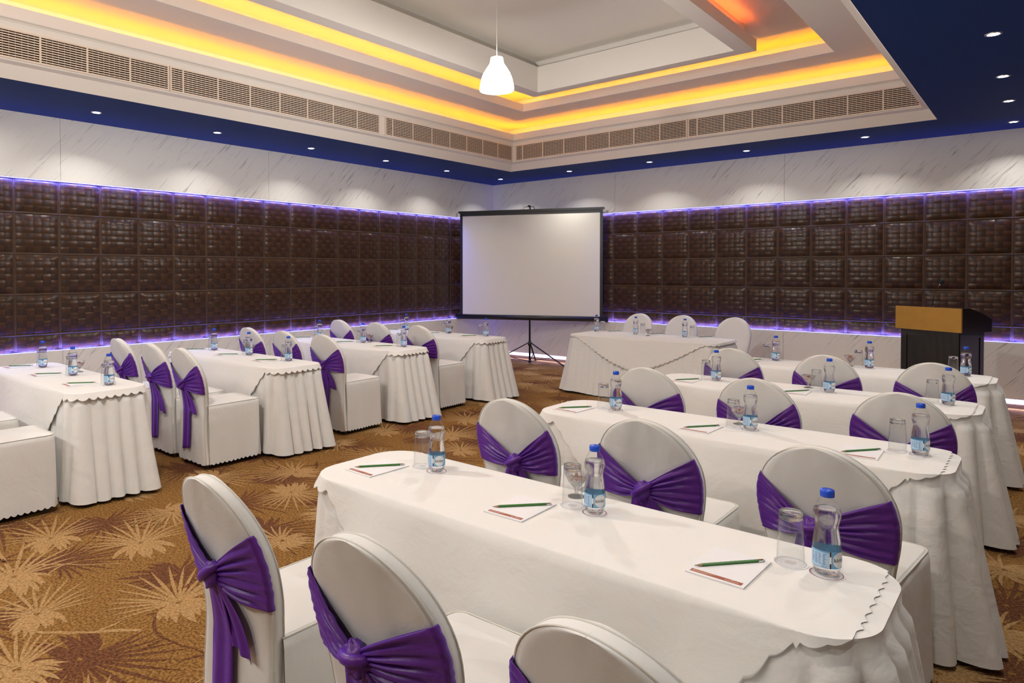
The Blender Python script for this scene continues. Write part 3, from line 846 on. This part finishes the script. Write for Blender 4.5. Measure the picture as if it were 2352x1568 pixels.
def make_chair(seed, sash=True):
    rnd = random.Random(seed)
    t = empty('banquet_chair')
    off = Vector((rnd.uniform(0, 50), rnd.uniform(0, 50), 0))
    b = MB()
    zs = ZSEQ
    NX = 18
    def ring(z):
        w = wz(z); out = []
        th = TH
        for k in range(NX+1):
            x = w*cos(pi*(1-k/NX)) if False else -w+2*w*k/NX
            e = 1-abs(2*k/NX-1)**10
            wr = .009*noise.noise(Vector((x*9, z*4, 1))+off)+.003*noise.noise(Vector((x*22, z*9, 3))+off)
            out.append((x, yc(x, z)-th/2*(.80+.2*e)-.004*e+wr*e, z))
        for k in range(NX, -1, -1):
            x = -w+2*w*k/NX
            e = 1-abs(2*k/NX-1)**10
            out.append((x, yc(x, z)+th/2*(.80+.2*e)+.006*e, z))
        return out
    rings = [ring(z) for z in zs]; R = len(rings[0]); vs = [v for r in rings for v in r]
    # scalloped hem on the bottom ring
    for k in range(R):
        x, y, z = vs[k]; vs[k] = (x, y, z-.012*abs(sin(x*pi/.036)))
    fs = []
    for j in range(len(rings)-1):
        for k in range(R):
            a = j*R+k; c2 = j*R+(k+1) % R; fs.append((a, c2, c2+R, a+R))
    fs.append(tuple((len(rings)-1)*R+k for k in range(R)))
    b.add(vs, fs, 0, True)
    b.build('back_cover', 'cover', t)
    # piping along both edges of the back
    for nm, sg in (('back_piping', -1),):
        pm = MB()
        for sgn in (-1, 1):
            pts = []
            for z in zs:
                w = wz(z); th = TH
                pts.append((-w, yc(w, z)+sgn*th/2*.80, z))
            for z in reversed(zs):
                w = wz(z); th = TH
                pts.append((w, yc(w, z)+sgn*th/2*.80, z))
            pm.tube(pts, .0028, 6)
        pm.build('back_piping', 'piping', t)
    # seat cover: dome + skirt
    hx0, dy, r = .196, .455, .05
    s, per = [], 0
    def outline(hx, y1, r, n=260):
        seg = []
        path = [(-hx, -.005), (-hx, y1-r)]
        L = []
        # left side
        tot = (y1-r)*2+2*(hx-r)+pi*r+.01
        for i in range(n+1):
            d = tot*i/n
            a = y1-r+.005
            if d < a: L.append((-hx, -.005+d, -1, 0, d)); continue
            d2 = d-a
            if d2 < pi*r/2:
                q = d2/r; L.append((-hx+r-r*cos(q), y1-r+r*sin(q), -cos(q), sin(q), d)); continue
            d3 = d2-pi*r/2
            if d3 < 2*(hx-r): L.append((-hx+r+d3, y1, 0, 1, d)); continue
            d4 = d3-2*(hx-r)
            if d4 < pi*r/2:
                q = d4/r; L.append((hx-r+r*sin(q), y1-r+r*cos(q), sin(q), cos(q), d)); continue
            d5 = d4-pi*r/2
            L.append((hx, y1-r-d5, 1, 0, d))
        return L
    ol = outline(hx0, dy, r); n = len(ol)
    sk = MB(); vs = []; fs = []
    rows = [(.492, -.012), (.484, .0), (.455, .004), (.35, .008), (.22, .012), (.12, .016), (.06, .020), (.045, .021)]
    for j, (z, o) in enumerate(rows):
        for (x, y, nx, ny, d) in ol:
            wv = .0045*noise.noise(Vector((d*7, z*3, 7))+off)*(1 if 0 < j else 0)+.006*sin(d*31)*max(0, .3-z)/.3*.5
            zz = z
            if j == len(rows)-1: zz = z-.013*abs(sin(d*pi/.037))
            vs.append((x+nx*(o+wv), y+ny*(o+wv), zz))
    for j in range(len(rows)-1):
        for k in range(n-1):
            a = j*n+k; fs.append((a, a+n, a+n+1, a+1))
    sk.add(vs, fs, 0, True)
    # top
    vs = []; fs = []; m_ = 6
    ol2 = ol+[(hx0*(1-2*i/12), -.005, 0, -1, 0) for i in range(1, 13)]
    n = len(ol2)
    for j in range(m_+1):
        q = 1-j/m_
        for (x, y, nx, ny, d) in ol2:
            X = (x-nx*.012)*q; Y = .20+((y-ny*.012)-.20)*q
            vs.append((X, Y, .492+.016*(1-q*q)+.004*noise.noise(Vector((X*8, Y*8, 2))+off)*(1-q)))
    for j in range(m_):
        for k in range(n-1):
            a = j*n+k; fs.append((a, a+1, a+n+1, a+n))
    sk.add(vs, fs, 0, True)
    sk.build('seat_cover', 'cover', t)
    pm = MB(); pm.tube([(x-nx*.002, y-ny*.002, .489) for (x, y, nx, ny, d) in ol[::4]], .003, 6); pm.build('seat_piping', 'piping', t)
    for sx in (-1, 1):
        for y in (.0, .40):
            l = MB(); l.tube([(sx*.175, y-.005 if y else y, 0), (sx*.17, y, .42)], [.011, .013], 10)
            l.build('leg', 'steel', t)
    if not sash: return t
    sh = empty('sash'); 
    bpy.data.objects.remove(sh)
    f = MB()
    kz = .640+rnd.uniform(-.012, .012); kx = rnd.uniform(-.03, .03)
    for sgn in (-1, 1):
        zt2 = .800+rnd.uniform(-.015, .02); zb2 = .598+rnd.uniform(-.02, .015)
        nf = rnd.randint(8, 10); p1 = rnd.uniform(0, 6.28); p2 = rnd.uniform(0, 6.28)
        def pos(a, b):
            # a: 0 knot -> 1 edge -> 1.25 wrapped to the front ; b: 0 top -> 1 bottom
            ze = zt2+(zb2-zt2)*b
            zk = kz+.022-.044*b
            aa = min(a, 1)
            sag = .018*sin(pi*aa)*(b-.35)
            z = zk+(ze-zk)*(aa**.92)-sag+.0
            we = wz(z)+.004
            xk = kx+sgn*.012
            xe = sgn*we
            fold = abs(sin(nf*pi*b*.62+p1+.9*sin(a*3+p2)))**.8*.75+.25*(.5+.5*sin(nf*5.1*b+p2))
            amp = .004+.017*sin(pi*min(1, aa*.8+.16))**1.2
            if a <= 1:
                x = xk+(xe-xk)*aa
                y = yc(x, z)-TH/2-.006-amp*fold*(1-.65*aa**4)-.022*(1-aa)**2
            else:
                g = (a-1)/.06
                x = sgn*(wz(z)+.004); y = yc(x, z)-TH/2*.8-.004+.010*g
            crush = .0012*sin(b*43+p1+2*sin(b*11))*max(0, 1-abs(aa-1)*7)
            return (x, y-crush, z)
        f.grid(lambda u, v: pos(u*1.06, v), 28, 40, 0, True, flip=(sgn < 0))
    fan = f.build('sash', 'satin', t)
    so = fan.modifiers.new('thick', 'SOLIDIFY'); so.thickness = .0015; so.offset = 0
    # knot
    k = MB(); yk = yc(kx, kz)-TH/2-.034
    tw = rnd.uniform(-.5, .5)
    def kn(u, v):
        th = 2*pi*u; ph2 = pi*v
        rr = 1+.10*sin(5*th+3*ph2+tw)+.06*sin(9*ph2+2*th)
        p = Vector((.034*sin(ph2)*cos(th)*rr, .026*sin(ph2)*sin(th)*rr, .040*cos(ph2)*rr))
        p = Matrix.Rotation(tw, 3, 'Y') @ p
        return (kx+p.x, yk+p.y, kz-.004+p.z)
    k.grid(kn, 24, 18, 0, True, closeu=True, flip=True)
    # strap round the knot
    pts = []
    for i in range(13):
        a = -2.2+4.4*i/12
        pts.append((kx+.040*sin(a)*cos(tw), yk-.026*cos(a), kz+.006+.040*sin(a)*sin(tw+.5)))
    k.tube(pts, [.006+.008*sin(pi*i/12) for i in range(13)], 8)
    k.build('knot', 'satin', fan)
    # tails
    lens = [rnd.uniform(.44, .52), rnd.uniform(.20, .34)]
    if rnd.random() < .4: lens[1] = rnd.uniform(.36, .45)
    sd = rnd.choice((-1, 1))
    for q, ln in enumerate(lens):
        tl = MB(); dr = sd*(-1 if q == 0 else 1); p1 = rnd.uniform(0, 6.28)
        wid = (.125 if q == 0 else .095); sl = (.045 if q == 0 else .10)*rnd.uniform(.7, 1.2)
        def tp(u, v):
            w = wid*(.48+.52*min(1, v*2.4)**.7)
            z = kz-.02-ln*v-.02*v*(u-.5)*dr
            x = kx+dr*(.012+sl*v)+(u-.5)*w
            zz = max(.25, z)
            y = yc(x, zz)-TH/2-.012-.006*q-(.020*(1-v)**2)-.011*(.5+.5*sin(u*2*pi*1.7+p1+v*1.3))*(.4+.6*v)
            return (x, y, z)
        tl.grid(tp, 16, 24, 0, True, flip=False)
        tt = tl.build('tail', 'satin', fan)
        so = tt.modifiers.new('thick', 'SOLIDIFY'); so.thickness = .0015; so.offset = 0
    return t
protos = []
for sd in (11, 23, 35):
    protos.append(Proto(tag(make_chair(sd), 'x', 'chair')))
plain = Proto(tag(make_chair(50, sash=False), 'x', 'chair'))
chairs = [
 ('R1', (-1.65, -1.045, -.495), 1.045, 'nearest right-side table', (0, 1, 2)),
 ('R2', (-1.70, -1.10, -.51), 2.43, 'second right-side table', (2, 0, 1)),
 ('R3', (-1.69, -1.10, -.485), 3.70, 'third right-side table', (1, 2, 0)),
 ('R4', (-1.66, -1.07, -.50), 5.00, 'farthest right-side table', (0, 1, 2)),
 ('L1', (-5.82, -5.17, -4.52), 1.01, 'nearest left-side table', (0, 1, 2)),
 ('L2', (-5.68, -5.10, -4.62), 2.46, 'second left-side table', (2, 1, 0)),
 ('L3', (-5.84, -5.26, -4.68), 3.77, 'third left-side table', (1, 2, 0)),
 ('L4', (-6.00, -5.38, -4.75), 5.04, 'farthest left-side table', (2, 0, 1))]
pos3 = ('left', 'middle', 'right')
for k, xs, y, ph_, vr in chairs:
    for i, x in enumerate(xs):
        if k == 'L1' and i == 0: continue
        lab = 'white covered chair with purple sash, %s seat at the %s' % (pos3[i], ph_)
        if k == 'L1': lab = 'white covered chair seat cut off by photo edge, %s seat at the %s' % (pos3[i], ph_)
        dyc = {'R1': (-.02, -.024, -.018)}.get(k, (0, 0, 0))[i]
        rot = -.10 if (k, i) == ('R2', 2) else -.06 if (k, i) == ('R1', 2) else random.uniform(-.03, .03)
        protos[vr[i]].put((x*U, (y+dyc)*U, 0), rot, lab, 'covered chairs with purple sashes')
for i, x in enumerate((-3.93, -3.36, -2.74)):
    plain.put((x*U, 8.09*U, 0), pi, 'plain white covered chair behind the head table, %s in the photo' % pos3[i], 'covered chairs behind the head table')

# ---------------------------------------------------------------- table ware
def bottle():
    t = empty('water_bottle')
    P = [(0, .006), (.012, .003), (.024, .0), (.030, .006), (.0325, .016), (.0335, .03), (.0335, .075), (.033, .088), (.0305, .105), (.0275, .122), (.0272, .128), (.030, .140), (.0330, .152), (.0335, .160), (.0315, .172), (.026, .184), (.020, .194), (.0165, .200), (.0145, .203), (.0145, .212)]
    m = MB()
    n = 36; vs = []; fs = []
    for r, z in P:
        for k in range(n):
            a = 2*pi*k/n; rr = r
            if .0 <= z < .02 and r > .01: rr = r*(1-.10*(1-z/.02)*(.5+.5*cos(5*a)))
            vs.append((rr*cos(a), rr*sin(a), z))
    for j in range(len(P)-1):
        for k in range(n): fs.append((j*n+k, j*n+(k+1) % n, (j+1)*n+(k+1) % n, (j+1)*n+k))
    m.add(vs, fs, 0, True)
    m.build('bottle_body', 'plastic', t)
    w = MB(); wl = .1735
    Q = [(max(0, r-.0012), z+.0015) for r, z in P if z < wl]+[(.0288, wl), (0, wl)]
    n = 36; vs = []; fs = []
    for r, z in Q:
        for k in range(n):
            a = 2*pi*k/n; rr = r
            if z < .021 and r > .01: rr = r*(1-.10*(1-z/.021)*(.5+.5*cos(5*a)))
            vs.append((rr*cos(a), rr*sin(a), z))
    for j in range(len(Q)-1):
        for k in range(n): fs.append((j*n+k, j*n+(k+1) % n, (j+1)*n+(k+1) % n, (j+1)*n+k))
    w.add(vs, fs, 0, True)
    w.build('water', 'water', t)
    c_ = MB(); c_.lathe([(0, .2035), (.0165, .2035), (.0172, .206), (.0172, .218), (.0158, .2215), (0, .222)], 28)
    c_.build('cap', 'cap', t)
    # label wraps the lower body; angle 0 of the artwork looks along -Y (a=-90deg)
    lb = MB(); R = .0342
    def band(a0, a1, z0, z1, mi, r=R, n=None):
        n = n or max(2, int((a1-a0)/.12))
        lb.grid(lambda u, v: (r*cos(a0+(a1-a0)*u), r*sin(a0+(a1-a0)*u), z0+(z1-z0)*v), n, 1, mi, True)
    z0, z1 = .026, .070
    band(0, 2*pi, z0, z1, 0, R, 44)
    A = -pi/2   # facing the camera side
    band(A-2.2, A-.16, z0+.002, z1-.004, 1, R+.0002)          # pale text panel
    for i in range(9):                                          # tiny unreadable print lines
        zz = z1-.009-i*.0032
        for q in range(4):
            a0 = A-1.5+q*.30; band(a0, a0+random.uniform(.12, .26), zz, zz+.0012, 4, R+.0004, 2)
    band(A-.16, A-.02, z0, z1, 2, R+.0003)
    band(A-.14, A-.03, z0, z0+.013, 3, R+.0005); band(A-.14, A-.03, z1-.013, z1, 3, R+.0005)
    # white disc with the name
    AC = A+.66; zc = (z0+z1)/2; rad = .0205
    n = 28; vs = [((R+.0006)*cos(AC), (R+.0006)*sin(AC), zc)]
    for ring_ in (.5, 1):
        for k in range(n):
            a = 2*pi*k/n; da = rad*ring_*cos(a)/R; vs.append(((R+.0006)*cos(AC+da), (R+.0006)*sin(AC+da), zc+rad*ring_*sin(a)))
    fs = [(0, 1+k, 1+(k+1) % n) for k in range(n)]+[(1+k, 1+n+k, 1+n+(k+1) % n, 1+(k+1) % n) for k in range(n)]
    lb.add(vs, fs, 2, True)
    tv, tf = text_geo('kinley', .0155)
    lb.add([((R+.0009)*cos(AC+x/R), (R+.0009)*sin(AC+x/R), zc+y) for x, y, z in tv], tf, 3)
    tv, tf = text_geo('500 ml', .0045)
    lb.add([((R+.0009)*cos(A-.5+x/R), (R+.0009)*sin(A-.5+x/R), z0+.005+y) for x, y, z in tv], tf, 4)
    lb.build('label', ['label_blue', 'label_pale', 'label_white', 'label_black', 'label_navy'], t)
    return tag(t, 'x', 'bottle')
def tumbler():
    t = empty('tumbler')
    w = MB(); w.lathe([(.0345, .0), (.0340, .03), (.0318, .08), (.0300, .118), (.0298, .122)], 32)
    w.lathe([(.0333, .0), (.0328, .03), (.0306, .08), (.0288, .118)], 32)
    w.build('glass_wall', 'glass_wall', t)
    b = MB(); b.lathe([(0, .119), (.026, .119), (.0290, .121), (.0298, .125), (.0296, .138), (.028, .1405), (.022, .140), (.010, .136), (0, .1355)], 32)
    b.build('thick_base', 'glass_base', t)
    return tag(t, 'x', 'glass')
def coaster(ink='maroon'):
    m = MB()
    m.lathe([(0, .0), (.044, 0), (.044, .0012), (.040, .0012)], 36, 0, False)
    m.lathe([(.040, .0012), (.0375, .0012)], 36, 1, False)
    m.lathe([(.0375, .0012), (.0365, .0012)], 36, 0, False)
    m.lathe([(.0365, .0012), (.0355, .0012)], 36, 1, False)
    m.lathe([(.0355, .0012), (0, .0012)], 36, 0, False)
    for q in range(-2, 3):
        m.box(-.016+.002*abs(q), q*.005-.0007, .0012, .016-.002*abs(q), q*.005+.0007, .0014, 1)
    return tag(m.build('coaster', ['paper', ink]), 'x', 'coaster')
def notepad():
    t = empty('notepad')
    m = MB()
    for i, dz in enumerate((0, .0022)):
        m.box(-.075, -.105, dz, .075, .105, dz+.0018, 0)
    m.box(-.0745, -.1045, .0016, .0745, .1045, .0024, 1)
    m.build('paper_sheets', ['paper', 'paper_edge'], t)
    b = MB(); z = .0042
    b.box(-.066, -.095, .004, .066, -.078, z, 0)
    tv, tf = text_geo('RAMADA', .0085)
    b.add([(x+.040, y-.0885, z+.0001) for x, y, _ in tv], tf, 1)
    # small crown-like ornament above the name
    b.add([(.036, -.0815, z+.0001), (.044, -.0815, z+.0001), (.0425, -.0795, z+.0001), (.040, -.0805, z+.0001), (.0375, -.0795, z+.0001)], [(0, 1, 2, 3, 4)], 1)
    rr = random.Random(3)
    for i in range(3):
        x = -.062
        while x < -.006-i*.008:
            w_ = rr.uniform(.002, .006); b.box(x, -.0825-i*.0042, z, x+w_, -.0812-i*.0042, z+.0001, 1); x += w_+.0012
    b.build('printed_footer', ['band', 'band_text'], t)
    return tag(t, 'x', 'notepad')
def pencil():
    t = empty('pencil')
    def hexrod(x0, x1, r0, r1, name, mat, n=6, smooth=False):
        m = MB(); vs = []
        for x, r in ((x0, r0), (x1, r1)):
            for k in range(n):
                a = 2*pi*k/n+pi/6; vs.append((x, r*cos(a), r*sin(a)))
        m.add(vs, [(k, (k+1) % n, (k+1) % n+n, k+n) for k in range(n)]+[tuple(range(n-1, -1, -1)), tuple(range(n, 2*n))], 0, False)
        return m
    m = hexrod(-.080, .085, .0042, .0042, 'b', 'green')
    for i in range(10):
        x = -.07+i*.0145; m.box(x, -.0012, .00365, x+.003, .0010, .0039, 1)
    m.build('painted_barrel', ['green', 'pencil_ink'], t)
    hexrod(-.096, -.080, .0012, .0041, 'w', 'wood', 12).build('sharpened_wood', 'wood', t)
    hexrod(-.101, -.096, .0002, .0012, 'l', 'lead', 8).build('lead_tip', 'lead', t)
    hexrod(.085, .098, .0043, .0043, 'f', 'chrome', 14).build('ferrule', 'chrome', t)
    hexrod(.098, .104, .0039, .0034, 'e', 'rubber', 14).build('eraser', 'rubber', t)
    return tag(t, 'x', 'pencil')
def bowl():
    t = empty('dessert_glass')
    m = MB(); m.lathe([(0, 0), (.030, 0), (.030, .002), (.022, .005), (.008, .010), (.006, .016), (.0075, .028), (.014, .036), (.027, .052), (.038, .070), (.044, .086), (.0425, .086), (.0365, .071), (.025, .053), (.012, .040), (0, .037)], 32)
    m.build('footed_bowl', 'bowl_glass', t)
    return tag(t, 'x', 'glass bowl')
def candy():
    m = MB()
    m.grid(lambda u, v: (.0085*cos(pi*(v-.5))*cos(2*pi*u)*1.0, .0065*cos(pi*(v-.5))*sin(2*pi*u), .0065*sin(pi*(v-.5))), 10, 6, 0, True, closeu=True)
    for s in (-1, 1):
        m.add([(s*.006, 0, 0), (s*.015, .006, .003), (s*.016, 0, -.001), (s*.015, -.006, .003)], [(0, 1, 2), (0, 2, 3)], 0)
    return tag(m.build('candy', 'candy'), 'x', 'candy')
PB_, PT_, PC_, PN_, PP_, PW_, PK_ = [Proto(f()) for f in (bottle, tumbler, coaster, notepad, pencil, bowl, candy)]
PC2 = Proto(coaster('grey_ink'))
# local offsets seen from each table's left front corner, in metres
def setting(key, seats, ph_, face=1, bdy=.33, bowlxy=None, coast=True):
    for i, (bx, by, gx, gy, nx, ny) in enumerate(seats):
        w = pos3[i]
        zz = ZT+.0001
        rz = (.42, .42, .55)[i]
        if key[0] == 'L': rz = 1.2
        if key == 'H': rz = .3
        PC_.put((bx, by, zz), 0, 'round paper coaster under the %s bottle of the %s' % (w, ph_), 'paper coasters')
        PC2.put((gx, gy, zz), 0, 'round paper coaster under the %s tumbler of the %s' % (w, ph_), 'paper coasters')
        PB_.put((bx, by, zz+.0013), rz, 'blue-capped water bottle, %s one on the %s' % (w, ph_), 'water bottles on the tables')
        PT_.put((gx, gy, zz+.0014), 0, 'upside-down clear tumbler, %s one on the %s' % (w, ph_), 'tumblers on the tables')
        PN_.put((nx, ny, zz), random.uniform(-.05, .05), 'white notepad with brown band, %s one on the %s' % (w, ph_), 'notepads on the tables')
        PP_.put((nx-.003, ny+.012, zz+.0041+.0038), radians(51)+random.uniform(-.05, .05), 'green pencil lying on the %s notepad of the %s' % (w, ph_), 'pencils on the notepads')
    bx, by = bowlxy
    PW_.put((bx, by, ZT), 0, 'small footed glass bowl of candies on the '+ph_, 'candy bowls on the tables')
    rr = random.Random(hash(key) % 1000 if False else sum(map(ord, key)))
    for q in range(7):
        a = 2*pi*q/6; r = 0 if q == 6 else .019
        o = PK_.put((bx+r*cos(a), by+r*sin(a), ZT+.066+(.012 if q == 6 else .002*(q % 2))), rr.uniform(0, 6.28), 'brown wrapped candy in the glass bowl on the '+ph_, 'candies on the '+ph_)
def mk(tk, bxs, by, gdx, ndx, ndy):
    return [(x*U, by*U, (x+gdx)*U, (by+.01)*U, (x+ndx)*U, (by+ndy)*U) for x in bxs]
sets = {
 'R1': (mk('R1', (-1.672, -1.021, -.392), 1.83, -.083, -.19, -.12), (-1.14*U, 1.925*U)),
 'R2': (mk('R2', (-1.70, -1.02, -.372), 3.27, -.078, -.185, -.115), (-1.10*U, 3.365*U)),
 'R3': (mk('R3', (-1.655, -.98, -.40), 4.60, -.072, -.155, -.12), (-1.12*U, 4.71*U)),
 'R4': (mk('R4', (-1.66, -1.00, -.42), 5.95, -.072, -.16, -.10), (-1.14*U, 6.02*U)),
 'L1': (mk('L1', (-5.78, -5.17, -4.55), 1.82, -.075, -.20, -.11), (-5.33*U, 1.92*U)),
 'L2': (mk('L2', (-5.85, -5.26, -4.67), 3.30, -.068, -.18, -.11), (-5.37*U, 3.39*U)),
 'L3': (mk('L3', (-6.02, -5.30, -4.70), 4.67, -.070, -.19, -.10), (-5.30*U, 4.76*U)),
 'L4': (mk('L4', (-6.05, -5.34, -4.77), 6.06, -.085, -.16, -.12), (-5.38*U, 6.14*U)),
 'H': ([(-4.13*U, 7.44*U, -4.045*U, 7.44*U, -3.96*U, 7.56*U), (-3.61*U, 7.43*U, -3.52*U, 7.42*U, -3.42*U, 7.55*U), (-3.03*U, 7.45*U, -2.945*U, 7.45*U, -2.84*U, 7.56*U)], (-3.41*U, 7.33*U)),
}
ph_of = {k: v[2] for k, v in tables.items()}; ph_of['H'] = 'head table'
ph_of.update({'R2': 'second right-side table', 'R3': 'third right-side table', 'R4': 'farthest right-side table', 'L2': 'second left-side table', 'L3': 'third left-side table', 'L4': 'farthest left-side table'})
for k, (seats, bw) in sets.items(): setting(k, seats, ph_of[k], bowlxy=bw)

# ---------------------------------------------------------------- camera and view
cam = bpy.data.cameras.new('camera'); co = bpy.data.objects.new('camera', cam); COL.objects.link(co)
cam.sensor_width = 36; cam.lens = 1552.58/2352*36
cam.shift_x = (1176-1019.23)/2352; cam.shift_y = -(784-653.93)/2352
cam.clip_start = .05
co.matrix_world = Matrix.Translation((0, 0, 1.403*U)) @ Matrix.Rotation(radians(41.7865), 4, 'Z') @ Matrix.Rotation(radians(90-1.0769), 4, 'X') @ Matrix.Rotation(radians(-.087), 4, 'Z')
SC.camera = co
w = bpy.data.worlds.new('world'); SC.world = w; w.use_nodes = True
w.node_tree.nodes['Background'].inputs[0].default_value = (.02, .02, .022, 1)
SC.view_settings.view_transform = 'Standard'; SC.view_settings.look = 'None'; SC.view_settings.gamma = 1
SC.view_settings.use_curve_mapping = False
SC.view_settings.exposure = .16
